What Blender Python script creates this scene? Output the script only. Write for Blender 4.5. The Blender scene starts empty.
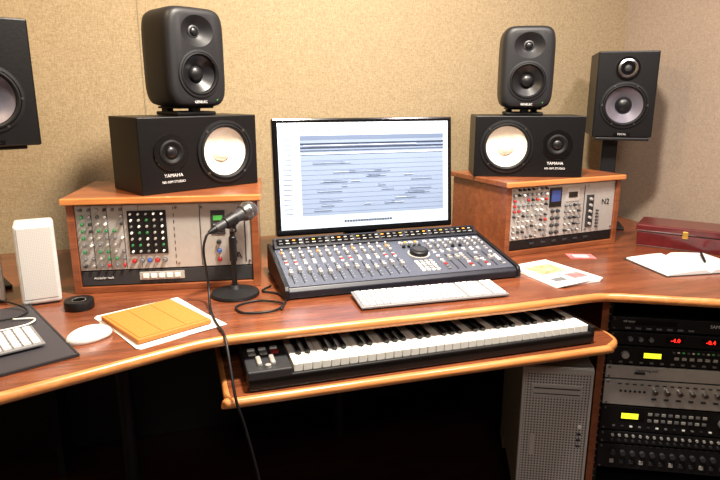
import bpy, bmesh, math, random
from mathutils import Vector, Matrix, Euler
random.seed(7)
R=math.radians
S=bpy.context.scene
try:
    S.view_settings.view_transform='Standard'
except Exception: pass

# ------------------------------------------------------------------ materials
def srgb(r,g,b):
    def c(v):
        v/=255.0
        return v/12.92 if v<=.04045 else ((v+.055)/1.055)**2.4
    return (c(r),c(g),c(b),1)
def newmat(name):
    m=bpy.data.materials.new(name); m.use_nodes=True
    return m,m.node_tree.nodes,m.node_tree.links,m.node_tree.nodes["Principled BSDF"]
def pm(name,col,rough=.5,metal=0,noise=.08,nscale=60,bump=0.0,emis=0,spec=None,coat=0):
    m,N,L,b=newmat(name)
    col=srgb(*col)
    tc=N.new("ShaderNodeTexCoord"); nz=N.new("ShaderNodeTexNoise"); nz.inputs["Scale"].default_value=nscale; nz.inputs["Detail"].default_value=3
    L.new(tc.outputs["Object"],nz.inputs["Vector"])
    cr=N.new("ShaderNodeValToRGB"); a=1-noise; c=1+noise
    cr.color_ramp.elements[0].position=.3; cr.color_ramp.elements[1].position=.7
    cr.color_ramp.elements[0].color=(col[0]*a,col[1]*a,col[2]*a,1); cr.color_ramp.elements[1].color=(min(1,col[0]*c),min(1,col[1]*c),min(1,col[2]*c),1)
    L.new(nz.outputs["Fac"],cr.inputs["Fac"]); L.new(cr.outputs["Color"],b.inputs["Base Color"])
    b.inputs["Roughness"].default_value=rough; b.inputs["Metallic"].default_value=metal
    if spec is not None: b.inputs["Specular IOR Level"].default_value=spec
    if coat: b.inputs["Coat Weight"].default_value=coat
    if emis:
        b.inputs["Emission Color"].default_value=col; b.inputs["Emission Strength"].default_value=emis
    if bump:
        bp=N.new("ShaderNodeBump"); bp.inputs["Strength"].default_value=bump; bp.inputs["Distance"].default_value=.002
        L.new(nz.outputs["Fac"],bp.inputs["Height"]); L.new(bp.outputs["Normal"],b.inputs["Normal"])
    return m
def wood(name,c1,c2,c3,rough=.35,sc=(1.2,16,16),coat=.15):
    m,N,L,b=newmat(name)
    tc=N.new("ShaderNodeTexCoord"); mp=N.new("ShaderNodeMapping"); mp.inputs["Scale"].default_value=sc
    L.new(tc.outputs["Object"],mp.inputs["Vector"])
    nz=N.new("ShaderNodeTexNoise"); nz.inputs["Scale"].default_value=2.2; nz.inputs["Detail"].default_value=7; nz.inputs["Roughness"].default_value=.65; nz.inputs["Distortion"].default_value=.6
    L.new(mp.outputs[0],nz.inputs["Vector"])
    n2=N.new("ShaderNodeTexNoise"); n2.inputs["Scale"].default_value=12; n2.inputs["Detail"].default_value=4
    L.new(mp.outputs[0],n2.inputs["Vector"])
    mx=N.new("ShaderNodeMath"); mx.operation='MULTIPLY_ADD'; mx.inputs[1].default_value=.35; L.new(n2.outputs["Fac"],mx.inputs[0])
    ml=N.new("ShaderNodeMath"); ml.operation='MULTIPLY'; ml.inputs[1].default_value=.65; L.new(nz.outputs["Fac"],ml.inputs[0]); L.new(ml.outputs[0],mx.inputs[2])
    cr=N.new("ShaderNodeValToRGB"); e=cr.color_ramp.elements
    e[0].position=.33; e[0].color=srgb(*c1); e[1].position=.68; e[1].color=srgb(*c3); x=e.new(.5); x.color=srgb(*c2)
    L.new(mx.outputs[0],cr.inputs["Fac"]); L.new(cr.outputs["Color"],b.inputs["Base Color"])
    b.inputs["Roughness"].default_value=rough; b.inputs["Coat Weight"].default_value=coat; b.inputs["Coat Roughness"].default_value=.18
    bp=N.new("ShaderNodeBump"); bp.inputs["Strength"].default_value=.08; bp.inputs["Distance"].default_value=.001
    L.new(mx.outputs[0],bp.inputs["Height"]); L.new(bp.outputs["Normal"],b.inputs["Normal"])
    return m
def dots(name,base,dot,scale,rad,metal=.6,rough=.4):
    m,N,L,b=newmat(name)
    tc=N.new("ShaderNodeTexCoord")
    mp=N.new("ShaderNodeVectorMath"); mp.operation='MULTIPLY'; mp.inputs[1].default_value=(scale,0,scale)
    L.new(tc.outputs["Object"],mp.inputs[0])
    fr=N.new("ShaderNodeVectorMath"); fr.operation='FRACTION'; L.new(mp.outputs[0],fr.inputs[0])
    sb=N.new("ShaderNodeVectorMath"); sb.operation='SUBTRACT'; sb.inputs[1].default_value=(.5,0,.5); L.new(fr.outputs[0],sb.inputs[0])
    ln=N.new("ShaderNodeVectorMath"); ln.operation='LENGTH'; L.new(sb.outputs[0],ln.inputs[0])
    lt=N.new("ShaderNodeMath"); lt.operation='LESS_THAN'; lt.inputs[1].default_value=rad; L.new(ln.outputs["Value"],lt.inputs[0])
    mx=N.new("ShaderNodeMix"); mx.data_type='RGBA'; L.new(lt.outputs[0],mx.inputs["Factor"])
    mx.inputs["A"].default_value=srgb(*base); mx.inputs["B"].default_value=srgb(*dot)
    L.new(mx.outputs["Result"],b.inputs["Base Color"]); b.inputs["Metallic"].default_value=metal; b.inputs["Roughness"].default_value=rough
    return m
def fabric(name,c1,c2):
    m,N,L,b=newmat(name)
    tc=N.new("ShaderNodeTexCoord")
    def band(sc,amt):
        mp=N.new("ShaderNodeMapping"); mp.inputs["Scale"].default_value=sc; L.new(tc.outputs["Object"],mp.inputs["Vector"])
        n=N.new("ShaderNodeTexNoise"); n.inputs["Scale"].default_value=1; n.inputs["Detail"].default_value=3; L.new(mp.outputs[0],n.inputs["Vector"]); return n
    a=band((430,430,90),0); c=band((90,90,460),0)
    ad=N.new("ShaderNodeMath"); ad.operation='ADD'; L.new(a.outputs["Fac"],ad.inputs[0]); L.new(c.outputs["Fac"],ad.inputs[1])
    hf=N.new("ShaderNodeMath"); hf.operation='MULTIPLY'; hf.inputs[1].default_value=.5; L.new(ad.outputs[0],hf.inputs[0])
    cr=N.new("ShaderNodeValToRGB"); cr.color_ramp.elements[0].position=.36; cr.color_ramp.elements[1].position=.64
    cr.color_ramp.elements[0].color=srgb(*c1); cr.color_ramp.elements[1].color=srgb(*c2)
    L.new(hf.outputs[0],cr.inputs["Fac"]); L.new(cr.outputs["Color"],b.inputs["Base Color"])
    b.inputs["Roughness"].default_value=.95; b.inputs["Specular IOR Level"].default_value=.1
    bp=N.new("ShaderNodeBump"); bp.inputs["Strength"].default_value=.15; bp.inputs["Distance"].default_value=.002
    L.new(hf.outputs[0],bp.inputs["Height"]); L.new(bp.outputs["Normal"],b.inputs["Normal"])
    return m

WALL=fabric("wall_fabric",(134,118,92),(164,147,118))
WALLR=fabric("wall_fabric_side",(148,132,116),(176,159,142))
CEIL=pm("ceiling_paint",(140,134,124),.9)
FLOORM=wood("floor_dark_wood",(22,9,7),(38,15,11),(52,22,15),.4,(1.0,9,9))
WOOD=wood("walnut_top",(76,38,23),(114,61,37),(144,84,54),.25,coat=.5)
WOODB=wood("walnut_cabinet",(98,50,27),(128,70,40),(152,91,55),.38,(1.5,18,18),.25)
EDGE=wood("honey_edge",(174,106,56),(196,128,72),(216,152,94),.28,coat=.3)
BLACK=pm("satin_black",(16,16,18),.45,0,.1,spec=.4)
BLKBOX=pm("cabinet_black",(9,8,9),.42,0,.25,90,.15,spec=.35)
GEN=pm("speaker_charcoal",(24,24,27),.5,0,.06,200,.1,spec=.4)
RUB=pm("rubber",(9,9,10),.6,spec=.3)
CONEK=pm("cone_dark",(18,18,21),.38)
CONEW=pm("cone_white",(236,230,216),.75,0,.04)
CONEG=pm("cone_grey",(112,108,118),.4,.3,.1,30)
SIL=pm("silver_panel",(186,184,180),.38,.4,.04)
SIL2=pm("brushed_silver",(206,204,200),.32,.5,.05,(40))
STEEL=pm("steel",(160,160,162),.28,1)
DGREY=pm("dark_grey",(44,45,48),.5)
MGREY=pm("mid_grey",(106,107,110),.5)
MIXB=pm("mixer_body",(26,29,39),.4,.1)
MIXP=pm("mixer_panel",(82,87,101),.4,.2)
WHITE=pm("white_plastic",(232,232,230),.3,0,.02)
KEYCAP=pm("keycap_white",(228,228,228),.4,0,.02)
KPLATE=pm("keyboard_aluminium",(150,151,154),.4,.5,.02)
KEYW=pm("piano_white",(238,236,228),.22,0,.02,20,coat=.3)
KEYB=pm("piano_black",(9,9,10),.25)
PAPER=pm("paper",(230,227,225),.8,0,.02)
INK=pm("ink_grey",(130,130,140),.8)
TAN=pm("tan_leather",(190,122,56),.6,0,.1,140,.2,spec=.3)
TAND=pm("tan_leather_dark",(150,92,38),.6)
MAT=pm("desk_mat_leather",(54,52,58),.5,0,.08,220,.2)
MATE=pm("desk_mat_edge",(32,30,34),.5)
RED=pm("red_plastic",(170,40,38),.4); GRN=pm("green_plastic",(50,120,72),.4); BLU=pm("blue_plastic",(60,90,160),.4)
YEL=pm("yellow_plastic",(210,175,60),.4); ORG=pm("orange_led",(255,140,40),.4,emis=.5)
LEDR=pm("led_red",(255,40,30),.4,emis=3); LEDG=pm("led_green",(70,150,70),.4,emis=.2); LCDY=pm("lcd_yellow",(215,225,40),.4,emis=1.8)
LEDB=pm("led_blue",(50,66,120),.4,emis=.4)
MAROON=pm("maroon_lacquer",(84,20,24),.28,0,.25,30,coat=.4)
BRASS=pm("brass",(200,160,80),.3,1)
FRAME=pm("rack_metal",(34,32,33),.4,.4)
TXT=pm("label_white",(220,220,220),.5); TXK=pm("label_black",(25,25,28),.5)
MACF=dots("perforated_aluminium",(200,196,192),(66,64,62),112,.29,.25)
MACS=pm("anodised_aluminium",(200,197,194),.38,.35,.03)
DRV=dots("perforated_white",(208,207,204),(178,178,176),240,.25,.1,.5)
DRVS=pm("drive_silver",(208,207,204),.4,.1)
SCR_BG=pm("screen_light",(180,195,214),.3,0,.03,3,emis=.6)
SCR_D=pm("screen_slate",(122,137,162),.3,0,.04,8,emis=.5)
SCR_D2=pm("screen_slate_dark",(96,110,136),.3,0,.04,8,emis=.42)
SCR_W=pm("screen_white",(224,235,247),.3,0,.02,emis=.72)
SCR_K=pm("screen_line",(44,52,72),.3,emis=.15)
GLOSS=pm("gloss_black",(12,12,14),.15,coat=.5)
MESH=dots("mic_grille",(120,120,120),(40,40,42),420,.32,.8,.35)
PINK=pm("magazine_photo",(196,110,110),.5,0,.5,30); SKIN=pm("magazine_photo_warm",(206,160,120),.5,0,.5,40)
SEAM=pm("seam",(128,114,92),.9)

# ------------------------------------------------------------------ mesh builder
class MB:
    def __init__(s): s.bm=bmesh.new(); s.mats=[]; s.T=Matrix.Identity(4)
    def _in(s,t,mat,M,smooth=False):
        if mat not in s.mats: s.mats.append(mat)
        i=s.mats.index(mat)
        bmesh.ops.recalc_face_normals(t,faces=t.faces)
        for f in t.faces: f.material_index=i; f.smooth=smooth
        t.transform(s.T@M)
        me=bpy.data.meshes.new("tmp"); t.to_mesh(me); t.free(); s.bm.from_mesh(me); bpy.data.meshes.remove(me)
    def box(s,c,size,mat,bev=0,rot=(0,0,0),seg=2,smooth=False):
        t=bmesh.new(); bmesh.ops.create_cube(t,size=1); bmesh.ops.scale(t,vec=size,verts=t.verts)
        if bev: bmesh.ops.bevel(t,geom=t.edges[:]+t.verts[:],offset=bev,segments=seg,profile=.5,affect='EDGES')
        s._in(t,mat,Matrix.Translation(c)@Euler(rot).to_matrix().to_4x4(),smooth)
    def cyl(s,c,r,h,mat,axis='Z',r2=None,seg=20,bev=0,smooth=True,rot=None):
        pr=[(0,-h/2),(r,-h/2),((r if r2 is None else r2),h/2),(0,h/2)]
        if bev:
            q=r if r2 is None else r2
            pr=[(0,-h/2),(r,-h/2),(q,h/2-bev),(q-bev,h/2),(0,h/2)]
        s.lathe(pr,c,mat,axis,seg,rot)
    def lathe(s,pr,c,mat,axis='Z',seg=32,rot=None,scale=(1,1,1),sharp=True):
        t=bmesh.new(); rings=[]
        for r,z in pr:
            if r<1e-6: rings.append([t.verts.new((0,0,z))])
            else: rings.append([t.verts.new((r*math.cos(2*math.pi*k/seg),r*math.sin(2*math.pi*k/seg),z)) for k in range(seg)])
        for a,b in zip(rings,rings[1:]):
            for k in range(seg):
                k2=(k+1)%seg
                if len(a)==1 and len(b)==1: continue
                if len(a)==1: t.faces.new((a[0],b[k],b[k2]))
                elif len(b)==1: t.faces.new((a[k],a[k2],b[0]))
                else: t.faces.new((a[k],a[k2],b[k2],b[k]))
        A={'Z':Matrix.Identity(4),'-Y':Matrix.Rotation(R(90),4,'X'),'X':Matrix.Rotation(R(90),4,'Y')}[axis]
        if rot is not None: A=Euler(rot).to_matrix().to_4x4()
        if mat not in s.mats: s.mats.append(mat)
        i=s.mats.index(mat)
        bmesh.ops.recalc_face_normals(t,faces=t.faces)
        for f in t.faces: f.material_index=i; f.smooth=True
        for e in t.edges:
            if len(e.link_faces)==2 and e.calc_face_angle(0)>R(38): e.smooth=False
        t.transform(s.T@Matrix.Translation(c)@A@Matrix.Diagonal((*scale,1)))
        me=bpy.data.meshes.new("tmp"); t.to_mesh(me); t.free(); s.bm.from_mesh(me); bpy.data.meshes.remove(me)
    def ball(s,c,r,mat,scale=(1,1,1),seg=20,rot=(0,0,0)):
        t=bmesh.new(); bmesh.ops.create_uvsphere(t,u_segments=seg,v_segments=seg//2,radius=r)
        s._in(t,mat,Matrix.Translation(c)@Euler(rot).to_matrix().to_4x4()@Matrix.Diagonal((*scale,1)),True)
    def prism(s,poly,z0,z1,mat,bev=0,M=None,seg=2):
        t=bmesh.new(); a=[t.verts.new((x,y,z0)) for x,y in poly]; b=[t.verts.new((x,y,z1)) for x,y in poly]
        t.faces.new(a); t.faces.new(b); n=len(poly)
        for k in range(n): t.faces.new((a[k],a[(k+1)%n],b[(k+1)%n],b[k]))
        if bev: bmesh.ops.bevel(t,geom=t.edges[:],offset=bev,segments=seg,profile=.5,affect='EDGES')
        s._in(t,mat,M or Matrix.Identity(4))
    def tube(s,pts,r,mat,seg=8,n=8,sm=True):
        P=[Vector(p) for p in pts]; Q=[]
        if sm:
            E=[2*P[0]-P[1]]+P+[2*P[-1]-P[-2]]
            for i in range(1,len(E)-2):
                p0,p1,p2,p3=E[i-1:i+3]
                for k in range(n):
                    u=k/n; Q.append(.5*((2*p1)+(p2-p0)*u+(2*p0-5*p1+4*p2-p3)*u*u+(3*p1-p0-3*p2+p3)*u**3))
            Q.append(P[-1])
        else: Q=P
        t=bmesh.new(); rings=[]; nrm=None
        for i,q in enumerate(Q):
            d=(Q[min(i+1,len(Q)-1)]-Q[max(i-1,0)]).normalized()
            if nrm is None: nrm=d.orthogonal().normalized() if abs(d.z)>.9 else Vector((0,0,1)).cross(d).normalized()
            nrm=(nrm-d*nrm.dot(d)).normalized(); bn=d.cross(nrm)
            rr=r
            rings.append([t.verts.new(q+nrm*rr*math.cos(2*math.pi*k/seg)+bn*rr*math.sin(2*math.pi*k/seg)) for k in range(seg)])
        for a,b in zip(rings,rings[1:]):
            for k in range(seg): t.faces.new((a[k],a[(k+1)%seg],b[(k+1)%seg],b[k]))
        t.faces.new(rings[0]); t.faces.new(rings[-1])
        s._in(t,mat,Matrix.Identity(4),True)
    def build(s,name,loc=(0,0,0),rotz=0,parent=None,rot=None):
        me=bpy.data.meshes.new(name); s.bm.to_mesh(me); s.bm.free()
        for m in s.mats: me.materials.append(m)
        o=bpy.data.objects.new(name,me); S.collection.objects.link(o)
        if parent: o.parent=parent
        o.location=loc; o.rotation_euler=rot or (0,0,R(rotz)); return o
def empty(name,loc,rotz=0):
    e=bpy.data.objects.new(name,None); e.empty_display_size=.05; S.collection.objects.link(e); e.location=loc; e.rotation_euler=(0,0,R(rotz)); return e
def text(parent,s,size,loc,mat,rot=(math.pi/2,0,0),align='CENTER',name="label",ext=.0003):
    c=bpy.data.curves.new(name,'FONT'); c.body=s; c.size=size; c.extrude=ext; c.align_x=align; c.resolution_u=2
    o=bpy.data.objects.new(name,c); S.collection.objects.link(o); bpy.context.view_layer.update()
    me=bpy.data.meshes.new_from_object(o); bpy.data.objects.remove(o); me.materials.clear(); me.materials.append(mat)
    o=bpy.data.objects.new(name,me); S.collection.objects.link(o); o.parent=parent; o.location=loc; o.rotation_euler=rot; return o
def cut(o,mb):
    c=mb.build("cutter"); c.parent=o.parent; c.matrix_local=o.matrix_local
    m=o.modifiers.new("b",'BOOLEAN'); m.operation='DIFFERENCE'; m.object=c; m.solver='EXACT'
    bpy.context.view_layer.update(); dg=bpy.context.evaluated_depsgraph_get()
    me=bpy.data.meshes.new_from_object(o.evaluated_get(dg)); o.modifiers.clear()
    zs=[v.co.z for v in me.vertices]; z0=[v.co.z for v in o.data.vertices]
    ok=len(zs)>8 and (max(zs)-min(zs))>.95*(max(z0)-min(z0))
    if ok: o.data=me
    else: print("CUT FAILED",o.name,len(zs))
    bpy.data.objects.remove(c); return ok

# driver facing -Y; profile z axis -> -Y (positive z = outwards)
def driver(mb,x,y,z,Rr,cone,cap,surr=RUB,depth=.35,capr=.3,capdome=.12,ring=BLACK):
    c=(x,y,z)
    mb.lathe([(Rr*1.02,-.004),(Rr*1.02,.004),(Rr*.93,.005),(Rr*.92,-.002)],c,ring,'-Y',48)
    mb.lathe([(Rr*.93,.0),(Rr*.90,.005),(Rr*.85,.006),(Rr*.80,.003),(Rr*.78,-.004)],c,surr,'-Y',48)
    mb.lathe([(Rr*.79,-.003),(Rr*.6,-.003-depth*Rr*.45),(Rr*capr,-.003-depth*Rr)],c,cone,'-Y',48)
    z0=-.002-depth*Rr
    mb.lathe([(Rr*capr,z0),(Rr*capr*.9,z0+capdome*Rr*.45),(Rr*capr*.6,z0+capdome*Rr*.85),(0,z0+capdome*Rr)],c,cap,'-Y',32)

# ------------------------------------------------------------------ room
def slab(name,a,b,mat):
    mb=MB(); c=[(a[i]+b[i])/2 for i in range(3)]; sz=[abs(b[i]-a[i]) for i in range(3)]
    mb.box((0,0,0),sz,mat); return mb.build(name,c)
XL,XR,YF,YB,HC=-1.8,2.02,-1.8,2.40,2.6
slab("floor",(XL,YF,-.1),(XR,YB,0),FLOORM)
slab("ceiling",(XL,YF,HC),(XR,YB,HC+.1),CEIL)
slab("wall_back",(XL-.1,YB,0),(XR+.1,YB+.1,HC),WALL)
slab("wall_right",(XR,YF,0),(XR+.1,YB,HC),WALLR)
slab("wall_left",(XL-.1,YF,0),(XL,YB,HC),WALL)
slab("wall_front",(XL-.1,YF-.1,0),(XR+.1,YF,HC),WALL)
for i,x in enumerate((-.09,)):
    slab(f"trim_{i+1}",(x-.0015,YB-.002,.0),(x+.0015,YB,HC),SEAM)

# ------------------------------------------------------------------ desk
front=[(-1.0,.94),(-.349,1.194),(-.05,1.312),(.03,1.340),(.10,1.350),(.25,1.349),(.853,1.342),(1.06,1.348),(1.13,1.347),(1.19,1.327),(1.426,1.202),(1.96,.92)]
desk=empty("studio_desk",(0,0,0))
mb=MB(); mb.prism(front+[(1.96,2.34),(-1.0,2.34)],.724,.75,WOOD); mb.build("desktop",(0,0,0),parent=desk)
mb=MB(); mb.tube([(x,y,.737) for x,y in front],.0132,EDGE,seg=14,n=4); mb.build("desktop_edge",parent=desk)
# keyboard tray
tray=[(.082,1.268),(1.10,1.262),(1.150,1.29),(1.160,1.33),(1.160,1.68),(.082,1.68)]
mb=MB(); mb.prism(tray,.606,.63,WOOD); mb.build("keyboard_tray",parent=desk)
mb=MB(); mb.tube([(.082,1.66,.618),(.082,1.45,.618),(.082,1.30,.618),(.086,1.272,.618),(.105,1.264,.618),(.5,1.264,.618),(1.06,1.260,.618),(1.11,1.265,.618),(1.146,1.288,.618),(1.162,1.325,.618),(1.162,1.42,.618),(1.162,1.66,.618)],.0122,EDGE,seg=12,n=5); mb.build("tray_edge",parent=desk)
mb=MB()
for x in (.096,1.145): mb.box((x,1.59,.676),(.014,.18,.094),DGREY)
mb.build("tray_brackets",parent=desk)
mb=MB()
mb.cyl((-.19,1.76,.36),.022,.72,BLACK); mb.cyl((-.19,1.76,.01),.05,.02,BLACK)
mb.cyl((-.9,1.3,.36),.022,.72,BLACK); mb.cyl((-.9,1.3,.01),.05,.02,BLACK)
mb.box((.45,2.25,.36),(2.9,.02,.715),BLACK); mb.box((-.45,2.15,.36),(.02,.18,.72),BLACK)  # full-width black back panel added to keep the space under the desk dark
mb.cyl((.55,2.05,.36),.022,.72,BLACK)
mb.build("legs_and_shade_panel",parent=desk)

# ------------------------------------------------------------------ right-hand equipment rack
rk=empty("equipment_rack",(1.207,1.420,0),-26)
W=.55
mb=MB()
mb.box((.011,.22,.36),(.022,.46,.72),WOODB,.002); mb.box((W-.011,.22,.36),(.022,.46,.72),WOODB,.002)
mb.box((W/2,.45,.36),(W,.015,.7),BLACK); mb.box((W/2,.22,.04),(W-.044,.44,.03),BLACK); mb.box((W/2,.22,.705),(W-.044,.44,.03),BLACK)
mb.box((.006,-.012,.36),(.012,.006,.72),WOODB)
mb.build("cabinet",parent=rk)
mb=MB()
for x in (.031,W-.031):
    mb.box((x,.02,.37),(.018,.004,.66),FRAME)
    for k in range(26): mb.cyl((x,.017,.06+.0245*k),.003,.002,STEEL,'-Y',seg=6)
mb.build("rails",parent=rk)
def unit(z0,z1,face,name):
    m=MB(); m.box((W/2,.012,(z0+z1)/2),(.482,.008,(z1-z0)-.003),face,.001)
    m.box((W/2,.19,(z0+z1)/2),(.43,.35,(z1-z0)-.008),FRAME)
    for x in (W/2-.231,W/2+.231):
        for z in (z0+.008,z1-.008): m.cyl((x,.0065,z),.0035,.003,STEEL,'-Y',seg=8)
    return m
x0=W/2-.241
m=unit(.60,.645,BLACK,"a")
m.box((x0+.13,.007,.628),(.12,.002,.014),GLOSS)
for i in range(7): m.box((x0+.05+.03*i,.006,.610),(.016,.004,.006),MGREY,.001)
m.build("unit_1",parent=rk); text(rk,"SAMSON",.014,(x0+.31,.007,.622),TXT); text(rk,"cd recorder",.010,(x0+.06,.007,.628),TXT)
m=unit(.553,.597,BLACK,"b")
for x in (.19,.29): m.box((x0+x,.0065,.577),(.05,.003,.018),GLOSS)
for i in range(3): m.cyl((x0+.06+.03*i,.004,.576),.007,.012,MGREY,'-Y',seg=12)
m.build("unit_2",parent=rk)
for x,s_ in ((.19,"-4.0"),(.29,"-0.4")): text(rk,s_,.018,(x0+x,.0045,.571),LEDR)
m=unit(.488,.550,BLACK,"c")
m.box((x0+.13,.0065,.523),(.06,.003,.022),GLOSS); m.box((x0+.13,.0055,.523),(.05,.003,.016),LCDY)
for i in range(6): m.box((x0+.20+.022*i,.006,.518),(.013,.004,.009),SIL,.001)
for i in range(10): m.box((x0+.04+.03*i,.006,.498),(.010,.004,.005),MGREY)
for i in range(12): m.box((x0+.19+.014*i,.006,.538),(.006,.004,.004),[MGREY,WHITE,LEDG][i%3])
m.cyl((x0+.05,.003,.523),.011,.012,SIL,'-Y',seg=18)
m.build("unit_3",parent=rk)
m=unit(.440,.485,SIL2,"d")
m.box((x0+.10,.0065,.462),(.03,.003,.008),DGREY); m.cyl((x0+.36,.003,.462),.012,.014,STEEL,'-Y')
m.build("unit_4",parent=rk); text(rk,"mastering unit",.011,(x0+.12,.007,.468),TXK); 
m=unit(.350,.437,SIL2,"e")
for i in range(7): m.cyl((x0+.15+.036*i,.001,.405),.0075,.018,STEEL,'-Y',seg=18,bev=.001); m.box((x0+.15+.036*i,.006,.378),(.014,.004,.006),DGREY,.001)
for i in range(6): m.cyl((x0+.05+.014*i,.006,.40),.004,.003,DGREY,'-Y',seg=8)
for i in range(18): m.box((x0+.045+.022*i,.006,.424),(.010,.003,.003),DGREY)
m.build("unit_5",parent=rk)
m=unit(.262,.347,BLACK,"f")
m.box((x0+.09,.0065,.315),(.075,.003,.026),GLOSS); m.box((x0+.085,.0055,.315),(.05,.003,.018),LCDY)
for i in range(9):
    for j in range(2): m.box((x0+.145+.02*i,.006,.325-.022*j),(.012,.004,.009),[SIL,MGREY][(i+j)%2],.001)
m.cyl((x0+.36,.0,.31),.016,.02,MGREY,'-Y',seg=20)
for i in range(12): m.box((x0+.04+.026*i,.006,.278),(.008,.004,.004),[MGREY,DGREY,WHITE][i%3])
m.build("unit_6",parent=rk)
m=unit(.215,.259,BLACK,"g")
for i in range(20): m.cyl((x0+.04+.021*i,.006,.245),.0045,.005,SIL,'-Y',seg=10); m.cyl((x0+.04+.021*i,.006,.228),.0045,.005,DGREY,'-Y',seg=10)
m.build("unit_7",parent=rk)
m=unit(.125,.212,BLACK,"h")
for i in range(14): m.cyl((x0+.045+.03*i,.003,.185),.008,.012,DGREY,'-Y',seg=12)
for i in range(14): m.box((x0+.045+.03*i,.006,.152),(.012,.004,.012),[SIL,DGREY,DGREY][i%3])
m.build("unit_8",parent=rk)

# ------------------------------------------------------------------ rack boxes on the desk
def rackbox(name,loc,rot,kind,H=.275):
    e=empty(name,loc,rot); Wb,D=.52,.335
    m=MB()
    m.box((Wb/2,D/2,H-.009),(Wb+.02,D+.012,.018),WOODB,.002)
    m.box((.010,D/2,(H-.018)/2),(.02,D,H-.018),WOODB,.0015); m.box((Wb-.010,D/2,(H-.018)/2),(.02,D,H-.018),WOODB,.0015)
    m.box((Wb/2,D/2,.009),(Wb-.04,D,.018),WOODB,.0015); m.box((Wb/2,D-.01,.13),(Wb-.04,.012,.22),WOODB)
    m.box((Wb/2,.004-.012,H-.009),(Wb+.02,.012,.018),EDGE,.003)
    m.build("cabinet",parent=e)
    m=MB(); zt=H-.022; zb=.021; x0=.021; x1=Wb-.021
    m.box((Wb/2,.016,(zb+zt)/2),(x1-x0,.01,zt-zb),BLACK)
    m.box((Wb/2,.12,(zb+zt)/2),(x1-x0-.02,.2,zt-zb-.01),FRAME)
    yf=.009
    def panel(a,b,c,d,mat): m.box(((a+b)/2,yf,(c+d)/2),(b-a,.005,d-c),mat,.0008)
    def knob(x,z,r=.006,mat=None,h=.010):
        mat=mat or random.choice([MGREY,GRN,DGREY,SIL,MGREY,SIL,WHITE,DGREY,GRN,MGREY,MGREY,RED]); m.cyl((x,yf-.003-h/2,z),r,h,mat,'-Y',r2=r*.85,seg=10)
        m.cyl((x,yf-.003,z),r*1.2,.0012,DGREY,'-Y',seg=12)
    if kind=='L':
        panel(x0,x1,.066,zt-.001,SIL); panel(x0,x1,zb,.062,DGREY)
        for i in range(4): m.box((x0+.032+.042*i+.01,yf-.003,.16),(.0012,.001,.18),DGREY)
        m.box((x0+.19,yf-.003,.172),(.105,.004,.125),BLACK)
        for i in range(6):
            for j in range(9): 
                if random.random()<.8: knob(x0+.016+.021*i,.080+.020*j,.0042)
        for i in range(5):
            for j in range(7): knob(x0+.147+.021*i,.118+.018*j,.0036,random.choice([GRN,WHITE,SIL,SIL,MGREY,MGREY,GRN]))
        for i in range(5): knob(x0+.147+.021*i,.09,.006,random.choice([RED,MGREY,BLU]))
        for i in range(9): m.box((x0+.262+.0005,yf-.0028,.08+.02*i),(.002,.001,.01),TXK)
        for z in (.078,.24): 
            for x in (.01,.27,.34,.47): m.cyl((x0+x,yf-.004,z),.0035,.003,STEEL,'-Y',seg=8)
        m.box((x0+.385,yf-.003,.195),(.040,.004,.07),DGREY,.001); m.box((x0+.385,yf-.0055,.208),(.026,.002,.014),LEDG)
        for j in range(3): m.box((x0+.385,yf-.006,.173+.008*j),(.026,.002,.003),[MGREY,YEL,SIL][j])
        for j in range(4): knob(x0+.43,.10+.035*j,.0065,DGREY)
        for j in range(3): knob(x0+.385,.085+.026*j,.006,[RED,BLU,DGREY][j])
        m.box((x0+.46,yf-.003,.16),(.003,.002,.17),DGREY); m.box((x0+.335,yf-.003,.16),(.002,.002,.18),DGREY)
        m.box((x0+.22,yf-.003,.044),(.125,.003,.024),SIL,.001)
        for i in range(5): m.box((x0+.175+.022*i,yf-.006,.044),(.015,.006,.012),WHITE,.001)
    else:
        panel(x0,x1,.055,zt-.001,SIL); panel(x0,x1,zb,.052,BLACK)
        for i in range(8):
            for j in range(10): 
                if random.random()<.88: knob(x0+.014+.0195*i,.066+.0185*j,.0042,random.choice([DGREY,SIL,WHITE,MGREY,MGREY,SIL,RED,BLACK]))
        m.box((x0+.195,yf-.003,.197),(.055,.004,.07),GLOSS,.001); m.box((x0+.195,yf-.0055,.202),(.04,.002,.04),LEDB)
        for j in range(4):
            for i in range(2): knob(x0+.183+.024*i,.070+.026*j,.006,DGREY)
        m.box((x0+.275,yf-.003,.202),(.06,.003,.05),SIL2,.001); m.box((x0+.275,yf-.005,.202),(.04,.002,.02),GLOSS)
        for j in range(5):
            for i in range(4): knob(x0+.245+.02*i,.072+.023*j,.0046,random.choice([MGREY,SIL,DGREY,BLACK]))
        m.box((x0+.33,yf-.003,.147),(.002,.002,.17),DGREY)
        m.box((x0+.36,yf-.0035,.135),(.034,.003,.12),DGREY,.001)
        for j in range(5): knob(x0+.36,.088+.023*j,.006,SIL)
        for j in range(6): knob(x0+.395,.075+.012*j,.0032,DGREY)
        for z in (.068,.23):
            for x in (.01,.345,.47): m.cyl((x0+x,yf-.004,z),.0035,.003,STEEL,'-Y',seg=8)
        for i in range(6): m.box((x0+.1+.05*i,yf-.004,.038),(.02,.004,.008),DGREY,.001)
    m.build("modules",parent=e)
    if kind=='L': text(e,"A",.03,(x0+.44,yf-.004,.085),TXK); text(e,"modular rack",.010,(x0+.06,yf-.004,.04),TXT)
    else: text(e,"N2",.03,(x0+.435,yf-.004,.155),TXK)
    return e
rackbox("rack_cabinet",(-.296,1.778,.7502),-8.5,'L')
rackbox("rack_cabinet.001",(1.070,1.765,.7502),7,'R',.263)

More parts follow.
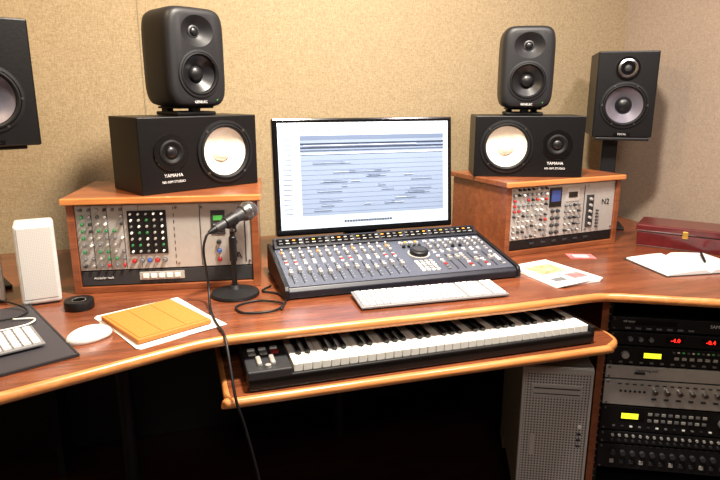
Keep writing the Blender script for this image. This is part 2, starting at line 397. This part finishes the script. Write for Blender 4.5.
# ------------------------------------------------------------------ speakers
def ns(name,loc,rot,wr):
    e=empty(name,loc,rot); Wd,D,H=.382,.199,.215
    m=MB(); m.box((0,D/2,H/2),(Wd,D,H),BLKBOX,.003); o=m.build("cabinet",parent=e)
    c=MB(); c.cyl((wr*.078,0,H/2),.088,.12,BLACK,'-Y',seg=48); cut(o,c)
    m=MB(); driver(m,wr*.078,-.001,H/2,.092,CONEW,CONEW,RUB,.28,.34,.2)
    m.cyl((-wr*.098,-.002,H/2+.008),.053,.005,GLOSS,'-Y',seg=40,bev=.001)
    m.lathe([(.036,.004),(.03,.006),(.02,.002),(.019,.001)],(-wr*.098,-.002,H/2+.008),RUB,'-Y',32)
    m.ball((-wr*.098,-.004,H/2+.008),.017,CONEK,(1,.5,1))
    for a in range(4):
        m.cyl((wr*.078+.087*math.cos(a*math.pi/2+.78),-.0055,H/2+.087*math.sin(a*math.pi/2+.78)),.004,.003,STEEL,'-Y',seg=8)
    m.build("drivers",parent=e)
    text(e,"YAMAHA",.014,(-wr*.095,-.0008,.045),TXT); text(e,"NS-10M STUDIO",.010,(-wr*.095,-.0008,.028),TXT)
    return e
ns("passive_monitor_speaker",(.080,1.838,1.0257),26,1)
ns("passive_monitor_speaker.001",(1.207,1.868,1.0137),-22,-1)

def gen(name,loc,rot,Wd=.192):
    e=empty(name,loc,rot); D,H=.178,.280
    m=MB(); m.box((0,.0,.006),(.13,.13,.011),RUB,.004); 
    m.box((0,-.05,.014),(.03,.02,.02),RUB,.004); m.box((-.045,.03,.014),(.02,.04,.02),RUB,.004); m.box((.045,.03,.014),(.02,.04,.02),RUB,.004)
    m.box((0,0,.023),(.12,.12,.006),RUB,.002); m.build("iso_stand",parent=e)
    t=bmesh.new(); yf=-D/2
    secs=[(-D/2,.0),(-D/2+.0005,.026),(-D/2+.003,.036),(-D/2+.009,.0425),(-D/2+.02,.047),(-D/2+.04,.0485),(D/2-.05,.0475),(D/2-.025,.044),(D/2-.01,.036),(D/2-.002,.022),(D/2,.0)]
    nseg=72; rings=[]
    def sec(y,inset_w,inset_h):
        vs=[]
        a=Wd/2-inset_w; b=H/2-inset_h
        for k in range(nseg):
            th=2*math.pi*k/nseg; cx,sz=math.cos(th),math.sin(th); p=2/5.8
            vs.append(t.verts.new((a*math.copysign(abs(cx)**p,cx),y,.024+H/2+b*math.copysign(abs(sz)**p,sz))))
        return vs
    for y,r in secs[1:-1]: i=.0485-r; rings.append(sec(y,i*.9,i*.8))
    for a,b in zip(rings,rings[1:]):
        for k in range(nseg): t.faces.new((a[k],a[(k+1)%nseg],b[(k+1)%nseg],b[k]))
    t.faces.new(rings[0]); t.faces.new(rings[-1])
    m=MB(); m._in(t,GEN,Matrix.Identity(4),True); o=m.build("enclosure",parent=e)
    zw=.024+.095; zt=.024+.213
    c=MB(); c.cyl((0,yf,zw),.062,.09,GEN,'-Y',seg=48); ok=cut(o,c)
    c=MB(); c.lathe([(0,-.026),(.014,-.025),(.03,-.014),(.048,.0),(.062,.02),(0,.02)],(0,yf,zt),GEN,'-Y',48,scale=(1.1,.92,1)); ok2=cut(o,c)
    for p in o.data.polygons: p.use_smooth=True
    try: o.data.set_sharp_from_angle(angle=R(32))
    except Exception: pass
    m=MB(); driver(m,0,yf+.001,zw,.066,CONEK,CONEK,RUB,.3,.36,.22,GEN)
    ty=yf+(.020 if ok2 else -.004)
    m.ball((0,ty,zt),.0125,CONEK,(1,.6,1)); m.lathe([(.018,.004),(.0135,.006),(.0125,0)],(0,ty+.004,zt),DGREY,'-Y',24)
    m.cyl((.055,yf+.0005,.045),.002,.002,LEDG,'-Y',seg=8)
    m.build("drivers",parent=e)
    text(e,"GENELEC",.010,(0,yf,.036),TXT)
    return e
gen("active_monitor_speaker",(.044,1.935,1.241),29)
gen("active_monitor_speaker.001",(1.228,1.960,1.229),-24,.182)

def foc(name,loc,rot,zb,Wd=.238):
    e=empty(name,(loc[0],loc[1],zb),rot); D,H=.27,.33
    m=MB(); m.box((0,D/2,H/2),(Wd,D,H),BLKBOX,.005); o=m.build("cabinet",parent=e)
    c=MB(); c.cyl((0,0,.125),.083,.12,BLACK,'-Y',seg=48); cut(o,c)
    m=MB(); driver(m,0,-.001,.125,.088,CONEG,CONEK,RUB,.3,.36,.22)
    m.cyl((0,-.002,.265),.045,.006,GLOSS,'-Y',seg=36,bev=.001)
    m.lathe([(.036,.004),(.030,.006),(.022,-.002),(.016,-.004)],(0,-.003,.265),STEEL,'-Y',32); m.ball((0,-.003,.265),.014,DGREY,(1,.5,1))
    m.box((0,-.002,.012),(.06,.003,.01),GLOSS)
    for a in range(6): m.cyl((.083*math.cos(a*1.047),-.006,.125+.083*math.sin(a*1.047)),.0035,.003,STEEL,'-Y',seg=8)
    m.build("drivers",parent=e); text(e,"FOCAL",.010,(0,-.0038,.009),TXT)
def stand(name,x,y,zt,rot,off=0):
    m=MB(); h=zt-.7505
    m.box((0,0,h-.006),(.20,.20,.012),BLACK,.003); m.box((off,0,h/2),(.06,.04,h-.01),BLACK,.004); m.box((off,0,.006),(.16,.14,.012),BLACK,.003)
    m.build(name,(x,y,.7502),rot)
foc("studio_monitor_speaker",(-.455,1.805),25,1.166); stand("speaker_stand",-.525,1.945,1.165,25,-.06)
foc("studio_monitor_speaker.001",(1.708,1.995),-32,1.136,.222); stand("speaker_stand.001",1.764,2.08,1.135,-32,-.03)

# ------------------------------------------------------------------ computer display
e=empty("computer_monitor",(.622,1.93,.7502),0)
m=MB(); w,h=.635,.385; zc=.285
T=Matrix.Translation((0,0,zc))@Matrix.Rotation(R(-5),4,'X'); m.T=T
m.box((0,.018,0),(w,.035,h),GLOSS,.006); m.box((0,.045,0),(w*.6,.03,h*.6),BLACK,.01)
m.build("housing",parent=e)
m=MB(); m.T=T; y=-.0008; a=w-.034; b=h-.036
m.box((0,y,.003),(a,.002,b),SCR_BG)
def rc(x0,x1,z0,z1,mat,k=1):
    m.box(((x0+x1-1)*a/2,y-.0006*k,.003+(z0+z1-1)*b/2),((x1-x0)*a,.001,(z1-z0)*b),mat)
rc(0,1,.965,1,SCR_W); rc(.12,.97,.12,.88,SCR_D); rc(.12,.97,.84,.88,SCR_D2,2)
for i in range(12): rc(.12,.97,.15+.045*i,.152+.045*i,SCR_D2,2)
for i in range(30):
    x=random.uniform(.14,.80); z=.155+.045*random.randrange(0,11); k=random.uniform(.03,.14); rc(x,min(.96,x+k),z+.008,z+.030,SCR_D2,3)
    rc(x,min(.96,x+k),z+.018,z+.021,SCR_W if i%4==0 else SCR_BG,4)
rc(.12,.97,.705,.716,SCR_W,5); rc(.12,.97,.765,.774,SCR_K,5); rc(.12,.97,.74,.744,SCR_K,5); rc(.12,.97,.80,.81,SCR_K,5); rc(.14,.8,.785,.79,SCR_W,5)
for i in range(16): rc(.015,.10,.13+.046*i,.134+.046*i,SCR_D,2)
for i in range(16): rc(.02,.07,.145+.046*i,.153+.046*i,SCR_D2,2)
for i in range(18): rc(.36+.016*i,.372+.016*i,.045,.065,SCR_K,3)
for i in range(40): rc(.02+.024*i,.03+.024*i,.925,.94,SCR_D if i%3 else SCR_W,3)
m.build("screen",parent=e)
m=MB(); m.box((0,.08,.12),(.12,.03,.24),BLACK,.005); m.box((0,.07,.008),(.26,.2,.016),BLACK,.004); m.build("foot",parent=e)

# ------------------------------------------------------------------ mixing console
e=empty("mixing_console",(.275,1.545,.7503),0)
Wm,Dm=.71,.31; zf,zb2=.032,.084
prof=[(0,.004),(0,.022),(.008,zf),(Dm-.01,zb2),(Dm,zb2-.012),(Dm,.004)]
M=Matrix(((0,0,1,0),(1,0,0,0),(0,1,0,0),(0,0,0,1)))
m=MB(); m.prism(prof,0,Wm,MIXB,.002,M)
for x in (-.006,Wm+.006): m.prism([(p[0]-(.004 if k<3 else -.002),p[1]+(.006 if 1<=k<=4 else 0)) for k,p in enumerate(prof)],x-.006,x+.006,BLACK,.002,M)
for x in (.06,Wm-.06):
    for yy in (.05,Dm-.05): m.cyl((x,yy,.0025),.012,.005,RUB,seg=12)
m.build("body",parent=e)
ang=math.atan2(zb2-zf,Dm-.018)
m=MB(); T0=Matrix.Translation((0,.008,zf))@Matrix.Rotation(ang,4,'X'); m.T=T0
L=(Dm-.018)/math.cos(ang)
m.box((Wm/2,L/2,.0008),(Wm-.008,L-.006,.0016),MIXP)
m.T=T0@Matrix.Translation((0,L-.040,.002))@Matrix.Rotation(R(24),4,'X')
m.box((Wm/2,.020,.003),(Wm-.006,.042,.010),MIXB,.002)
for i in range(8): m.box((.05+.087*i,.021,.0085),(.074,.028,.002),GLOSS,.0006)
for i in range(32): m.box((.026+.0212*i,.026,.0100),(.009,.004,.001),[MGREY,SIL,ORG,SIL,MGREY,YEL,MGREY][i%7]); m.box((.026+.0212*i,.014,.0100),(.012,.003,.001),[MGREY,SIL][i%2])
m.T=T0@Matrix.Translation((0,L-.012,-.002)); m.box((Wm/2,.0,.010),(Wm-.006,.012,.030),MIXB,.002)
m.T=T0
def kn(x,y,r=.0055,mat=SIL,h=.011): m.cyl((x,y,h/2),r,h,mat,r2=r*.85,seg=12,bev=.001); m.cyl((x,y,.0015),r*1.25,.002,BLACK,seg=12)
def bt(x,y,mat=WHITE,w=.010,d=.006): m.box((x,y,.003),(w,d,.005),mat,.0008)
def fader(x,pos):
    m.box((x,.075,.002),(.003,.105,.0012),BLACK); m.box((x,.03+.09*pos,.008),(.011,.020,.012),SIL2,.0015); m.box((x,.03+.09*pos,.0145),(.011,.002,.001),BLACK)
ch=[.022+.0285*i for i in range(13)]
for i,x in enumerate(ch):
    fader(x,.55+.25*math.sin(i*1.3)*.6)
    for j in range(6): m.box((x+.008,.035+.018*j,.002),(.004,.0008,.0006),TXT)
    for j in range(3): bt(x,.142+.011*j,[WHITE,random.choice([RED,SIL,WHITE]),SIL][j])
    kn(x,.188); kn(x,.208,.005,SIL); bt(x,.224,ORG if i%4==0 else WHITE); kn(x,.238,.0045,SIL)
xc=.415
for i in range(4):
    for j in range(5): bt(xc+.016*i,.03+.015*j,random.choice([WHITE,WHITE,SIL,SIL,WHITE]),.011,.009)
m.cyl((xc+.03,.145,.010),.030,.018,BLACK,seg=32,bev=.003); m.cyl((xc+.03,.145,.019),.020,.003,DGREY,seg=24); m.cyl((xc+.03,.145,.003),.036,.003,SIL,seg=32)
for i in range(4): kn(xc+.018*i,.20,.0055,BLACK); kn(xc+.018*i,.220,.0045,SIL); bt(xc+.018*i,.236,YEL if i%2 else WHITE)
for i in range(8):
    x=.50+.0265*i
    if i in (1,2,4,6): fader(x,.5+.2*math.sin(i))
    else:
        for j in range(7): bt(x,.03+.015*j,random.choice([WHITE,MGREY,SIL,RED,WHITE]),.010,.008)
    for j in range(2): bt(x,.145+.013*j,random.choice([WHITE,SIL]))
    kn(x,.180,.0055,random.choice([BLACK,SIL])); kn(x,.200,.005,random.choice([SIL,SIL,MGREY])); kn(x,.219,.0045,random.choice([SIL,SIL,RED])); bt(x,.236,WHITE)
m.build("controls",parent=e)

# ------------------------------------------------------------------ computer keyboards
def ckb(name,loc,rot,cols,Wk):
    m=MB(); m.T=Matrix.Rotation(R(3),4,'X'); D=.118
    m.box((0,0,.0095),(Wk,D,.006),KPLATE,.002); 
    pitch=(Wk-.012)/cols
    skip=(15,19) if cols>=20 else ()
    for j in range(6):
        dy=.0185; yy=-D/2+.0145+dy*j; hh=.0140 if j<5 else .008
        if j==5: yy-=.003
        k=0
        while k<cols:
            n=1
            if j==0 and k==4 and cols>=14: n=5
            x=-Wk/2+.006+pitch*(k+n/2)
            if k in skip: m.box((x-.003,yy,.0140),(pitch-.010,hh,.0035),KEYCAP,.001)
            else: m.box((x,yy,.0145),(pitch*n-.0044,hh,.0045),KEYCAP,.001)
            k+=n
    m.T=Matrix.Identity(4); m.box((0,D/2-.012,.006),(Wk-.02,.014,.010),KPLATE,.002); m.box((0,-D/2+.01,.0015),(Wk-.02,.010,.003),RUB)
    m.build(name,loc,rot)
ckb("computer_keyboard",(.657,1.460,.7505),-2,22,.43)

# ------------------------------------------------------------------ midi keyboard
e=empty("midi_keyboard",(.126,1.274,.6305),.3)
Wk,Dk=.948,.25
m=MB()
m.box((Wk/2,Dk/2,.018),(Wk,Dk,.030),BLACK,.004); m.box((Wk/2,Dk-.032,.040),(Wk,.064,.022),BLACK,.004)
m.box((.052,.085,.040),(.104,.17,.022),DGREY,.003); m.box((Wk-.006,.085,.040),(.012,.17,.022),BLACK,.003)
m.box((Wk/2,.006,.026),(Wk,.012,.018),BLACK,.003)
for x in (.05,Wk-.05): m.cyl((x,.05,.0015),.01,.003,RUB,seg=10); m.cyl((x,.2,.0015),.01,.003,RUB,seg=10)
m.build("body",parent=e)
m=MB()
for i in range(2): m.box((.032+.032*i,.05,.054),(.012,.045,.012),SIL,.004)
for i in range(3): m.box((.022+.028*i,.098,.0525),(.018,.015,.005),SIL if i<2 else RED,.001)
for i in range(3): m.box((.022+.028*i,.124,.0525),(.018,.012,.005),WHITE,.001)
m.cyl((.05,.018,.054),.007,.008,SIL,seg=14)
for i in range(8): m.cyl((.20+.03*i,Dk-.03,.056),.007,.010,SIL,seg=12)
m.build("controls",parent=e)
m=MB(); n=36; x0=.108; pitch=.8250/n
for i in range(n): m.box((x0+pitch*(i+.5),.010+.074,.044),(pitch-.0018,.148,.020),KEYW,.0016)
m.build("white_keys",parent=e)
m=MB()
for i in range(n-1):
    if i%7 in (0,1,3,4,5): m.box((x0+pitch*(i+1),.010+.098,.058),(.0130,.100,.012),KEYB,.002)
m.build("black_keys",parent=e)

# ------------------------------------------------------------------ computer tower
e=empty("computer_tower",(1.050,1.390,0),-25)
m=MB(); Wt,Dt=.206,.46
m.box((0,Dt/2,.255),(Wt,Dt-.01,.41),MACS,.006)
for z in (.026,.488):
    for y in (.012,Dt-.012):
        m.box((0,y,z),(Wt,.006,.052),MACS,.001)
for z in (.505,.013):
    m.box((0,.05,z+.006*(1 if z>.2 else -1)),(Wt,.10,.006),MACS,.002); m.box((0,Dt-.05,z+.006*(1 if z>.2 else -1)),(Wt,.10,.006),MACS,.002)
for x in (-Wt/2+.003,Wt/2-.003):
    for y in (.05,Dt-.05):
        for z in (.484,.028): m.box((x,y,z),(.006,.10,.054),MACS,.001)
m.build("case",parent=e)
m=MB(); m.box((0,.003,.260),(Wt-.006,.004,.470),MACF); m.box((0,.0005,.435),(.15,.003,.040),MACS,.001); m.box((0,-.0012,.442),(.135,.001,.004),DGREY)
m.box((0,-.0012,.424),(.135,.001,.003),DGREY); m.box((-.062,-.0008,.25),(.012,.001,.07),SIL2); m.cyl((.075,.0,.32),.006,.004,WHITE,'-Y',seg=14)
for j in range(3): m.box((.075,.0,.295-.02*j),(.012,.004,.006),DGREY)
m.box((-Wt/2+.005,-.001,.26),(.008,.004,.47),MACS,.001); m.box((Wt/2-.005,-.001,.26),(.008,.004,.47),MACS,.001); m.box((0,-.001,.502),(Wt,.005,.018),MACS,.002)
m.build("front_grille",parent=e)

# ------------------------------------------------------------------ microphone, stand, cables
bx,by=.138,1.640
m=MB(); m.lathe([(0,0),(.066,0),(.068,.004),(.066,.010),(.045,.015),(.018,.020),(.012,.03),(0,.03)],(0,0,0),BLACK)
m.cyl((0,0,.10),.0075,.17,BLACK,seg=16); m.cyl((0,0,.135),.0105,.07,BLACK,seg=16,bev=.002); m.cyl((0,0,.182),.007,.03,STEEL,seg=12)
m.cyl((0,0,.203),.012,.022,BLACK,rot=(0,R(90),R(-17)),seg=16)
m.build("microphone_stand",(bx,by,.7502))
d=Vector((.80,.46,.30)).normalized()
P0=Vector((bx+.006,by,.970))-d*.008
m=MB(); A=Matrix.Translation(P0)@d.to_track_quat('Z','Y').to_matrix().to_4x4(); m.T=A
m.lathe([(0,-.055),(.0105,-.055),(.0115,-.050),(.0130,-.01),(.0165,.025),(.0185,.033),(.0185,.037),(0,.037)],(0,0,0),DGREY)
m.lathe([(.015,-.022),(.0165,-.022),(.019,.010),(.0175,.010)],(0,0,0),BLACK)
m.lathe([(.0185,.036),(.0235,.040),(.0255,.050),(.0262,.056),(.0255,.062),(.0225,.074),(.014,.083),(0,.086)],(0,0,0),MESH)
m.lathe([(.0262,.053),(.0272,.054),(.0272,.058),(.0262,.059)],(0,0,0),STEEL)
m.lathe([(0,-.078),(.0045,-.078),(.008,-.066),(.009,-.055),(0,-.055)],(0,0,0),BLACK)
m.build("microphone")
t=P0+d*-.076
m=MB(); m.tube([t,t+Vector((-.010,-.006,-.012)),t+Vector((-.018,-.012,-.05)),(.064,1.590,.80),(.062,1.53,.758),(.068,1.44,.7545),(.080,1.36,.7545),(.085,1.326,.742),(.089,1.28,.69),(.095,1.246,.63),(.112,1.24,.56),(.140,1.232,.40),(.156,1.222,.2),(.17,1.2,.03),(.21,1.15,.005),(.3,1.13,.005)],.0034,BLACK)
m.build("microphone_cable")
m=MB(); m.tube([(.245,1.68,.754),(.215,1.64,.754),(.255,1.60,.754),(.262,1.53,.754),(.22,1.47,.754),(.145,1.475,.754),(.13,1.53,.754),(.19,1.56,.754),(.250,1.515,.756),(.24,1.47,.756)],.003,BLACK)
m.build("coiled_cable")

# ------------------------------------------------------------------ left-hand desk items
def drive(name,loc,rot):
    m=MB(); m.box((0,0,.113),(.096,.095,.217),DRVS,.008,seg=4); m.box((0,-.046,.116),(.082,.006,.196),DRV,.002); m.box((0,0,.003),(.078,.08,.006),DGREY)
    m.build(name,loc,rot)
drive("external_drive",(-.374,1.752,.7502),10)
drive("external_drive.001",(-.522,1.79,.7502),14)
m=MB(); m.lathe([(.017,0),(.036,0),(.037,.002),(.037,.022),(.036,.024),(.019,.024),(.017,.022),(.017,0)],(0,0,0),BLACK); m.lathe([(.0165,.001),(.0172,.001),(.0172,.0235),(.0165,.0235)],(0,0,0),SIL)
m.build("tape_roll",(-.268,1.652,.7502))
m=MB()
t=bmesh.new(); bmesh.ops.create_uvsphere(t,u_segments=28,v_segments=16,radius=1)
for v in t.verts:
    v.co.z=max(v.co.z,-.25); v.co.x*=.031*(1-.08*v.co.y); v.co.y*=.052; v.co.z=(v.co.z+.25)*.025
m._in(t,WHITE,Matrix.Identity(4),True); m.ball((0,.028,.0300),.003,SIL)
m.build("computer_mouse",(-.217,1.420,.7502),-62)
m=MB()
for k in range(3):
    a=R(-1.5*k); m.prism([(x*math.cos(a)-y*math.sin(a),x*math.sin(a)+y*math.cos(a)) for x,y in ((-.11,-.135),(.11,-.135),(.11,.135),(-.11,.135))],.0008*k,.0008*k+.0006,PAPER)
m.build("paper_sheets",(-.064,1.490,.7502),27)
m=MB(); m.box((0,0,.007),(.187,.212,.012),TAN,.003); m.box((0,0,.0132),(.172,.197,.0008),TAND,.0003); m.box((0,0,.0136),(.170,.195,.0008),TAN,.0003)
for x in (-.03,.03): m.box((x,0,.0143),(.0012,.19,.0004),TAND)
m.build("tablet_case",(-.072,1.477,.7528),27)
ar=24; dx,dy=math.cos(R(ar)),math.sin(R(ar))
m=MB(); m.box((0,0,.003),(.62,.43,.006),MAT,.002); m.box((0,-.212,.0045),(.62,.006,.006),MATE,.002); m.box((.307,0,.0045),(.006,.43,.006),MATE,.002)
cx=-.225-dx*.31-dy*.215; cy=1.322-dy*.31+dx*.215
m.build("desk_mat",(cx,cy,.7502),ar)
ckb("computer_keyboard.001",(-.305-dx*.14-dy*.05,1.392-dy*.14+dx*.05,.7575),ar,14,.28)
m=MB(); m.tube([(-.60,1.66,.80),(-.52,1.70,.79),(-.44,1.68,.775),(-.39,1.64,.763),(-.40,1.60,.761),(-.47,1.57,.761)],.0025,BLACK); m.build("charging_cable")
m=MB(); m.tube([(-.41,1.58,.761),(-.36,1.57,.761),(-.37,1.53,.761),(-.44,1.50,.761),(-.5,1.5,.761)],.0022,WHITE); m.build("charging_cable.001")

# ------------------------------------------------------------------ right-hand desk items
m=MB(); Wp,Hp=.165,.235
for k in range(4): m.box((.002*k,-.001*k,.0012+.0022*k),(Wp,Hp,.002),PAPER,rot=(0,0,R(2*k-3)))
m.box((.0,.03,.0090),(.11,.09,.0006),SKIN); m.box((.04,-.06,.0090),(.06,.05,.0006),PINK); m.box((-.04,-.07,.0090),(.05,.03,.0006),MGREY)
m.build("magazine_stack",(1.112,1.545,.7503),9)
m=MB(); m.box((0,0,.001),(.09,.06,.0015),PINK); m.box((0,0,.002),(.05,.03,.0006),WHITE); m.build("greeting_card",(1.335,1.70,.7503),-20)
e=empty("open_notebook",(1.605,1.505,.7503),-6)
m=MB()
for s_ in (-1,1):
    pr=[(0,.004),(.02*s_,.014),(.06*s_,.013),(.15*s_,.006),(.152*s_,.002),(0,.001)]
    if s_<0: pr=pr[::-1]
    m.prism(pr,-.105,.105,PAPER,0,Matrix(((1,0,0,0),(0,0,1,0),(0,1,0,0),(0,0,0,1))))
m.box((0,0,.001),(.32,.22,.002),DGREY)
m.box((0,0,.0045),(.0022,.21,.0012),INK)
for s_ in (-1,1):
    for j in range(9): m.box((.095*s_,-.08+.02*j,.0108),(.09,.0022,.0008),INK,rot=(0,R(4.4)*s_,0))
m.build("pages",parent=e)
m=MB(); m.lathe([(0,-.07),(.0015,-.068),(.004,-.058),(.0042,.06),(.003,.066),(0,.067)],(.075,.02,.0185),BLACK,rot=(R(90),0,R(-35)),seg=12); m.build("pen",parent=e)
m=MB(); m.box((.10,-.05,.002),(.17,.06,.003),DGREY,rot=(0,0,-.2)); m.box((.10,-.05,.004),(.15,.05,.0008),BLU,rot=(0,0,-.2)); m.build("brochure",(1.56,1.33,.7503),-10)
e=empty("wooden_box",(1.638,1.778,.7502),-50)
m=MB(); Lb,Db=.32,.16
m.box((Lb/2,Db/2,.028),(Lb,Db,.054),MAROON,.003); m.box((Lb/2,Db/2,.070),(Lb+.008,Db+.008,.026),MAROON,.005)
m.box((Lb/2,Db/2,.056),(Lb-.004,Db-.004,.004),BLACK); m.build("case",parent=e)
m=MB(); m.box((Lb/2,-.004,.058),(.02,.004,.026),BRASS,.002); m.cyl((Lb/2,-.007,.056),.004,.006,BRASS,'-Y',seg=10)
m.build("clasp",parent=e)

# ------------------------------------------------------------------ lights
def area(name,loc,size,power,col,target=None,sy=None,spread=180):
    l=bpy.data.lights.new(name,'AREA'); l.energy=power; l.color=col; l.size=size; l.spread=R(spread)
    if sy: l.shape='RECTANGLE'; l.size_y=sy
    o=bpy.data.objects.new(name,l); S.collection.objects.link(o); o.location=loc
    d=(Vector(target)-Vector(loc)) if target else Vector((0,0,-1)); o.rotation_euler=d.to_track_quat('-Z','Y').to_euler()
area("ceiling_light_main",(.60,1.05,2.55),.22,76,(1,.90,.77),(.5,1.85,.9),spread=140)
area("ceiling_light_left",(-.9,1.3,2.55),.2,27,(1,.70,.40),(-.5,2.0,1.0))
area("ceiling_light_right",(1.45,.8,2.55),.2,25,(1,.87,.88),(1.6,1.6,.8))
area("fill_light_rear",(.1,-1.0,2.5),.6,27,(1,.93,.84),(.9,1.4,.5))  # unseen fill added behind the camera to brighten the tower under the desk
w=bpy.data.worlds.new("w"); S.world=w; w.use_nodes=True; w.node_tree.nodes["Background"].inputs[0].default_value=(.5,.45,.4,1); w.node_tree.nodes["Background"].inputs[1].default_value=.1

# ------------------------------------------------------------------ camera
cd=bpy.data.cameras.new("camera"); cd.sensor_width=36; cd.lens=29.85; cd.clip_start=.05
co=bpy.data.objects.new("camera",cd); S.collection.objects.link(co); co.location=(0,0,1.30)
co.rotation_euler=(R(90-13.65),0,R(-17.2)); S.camera=co
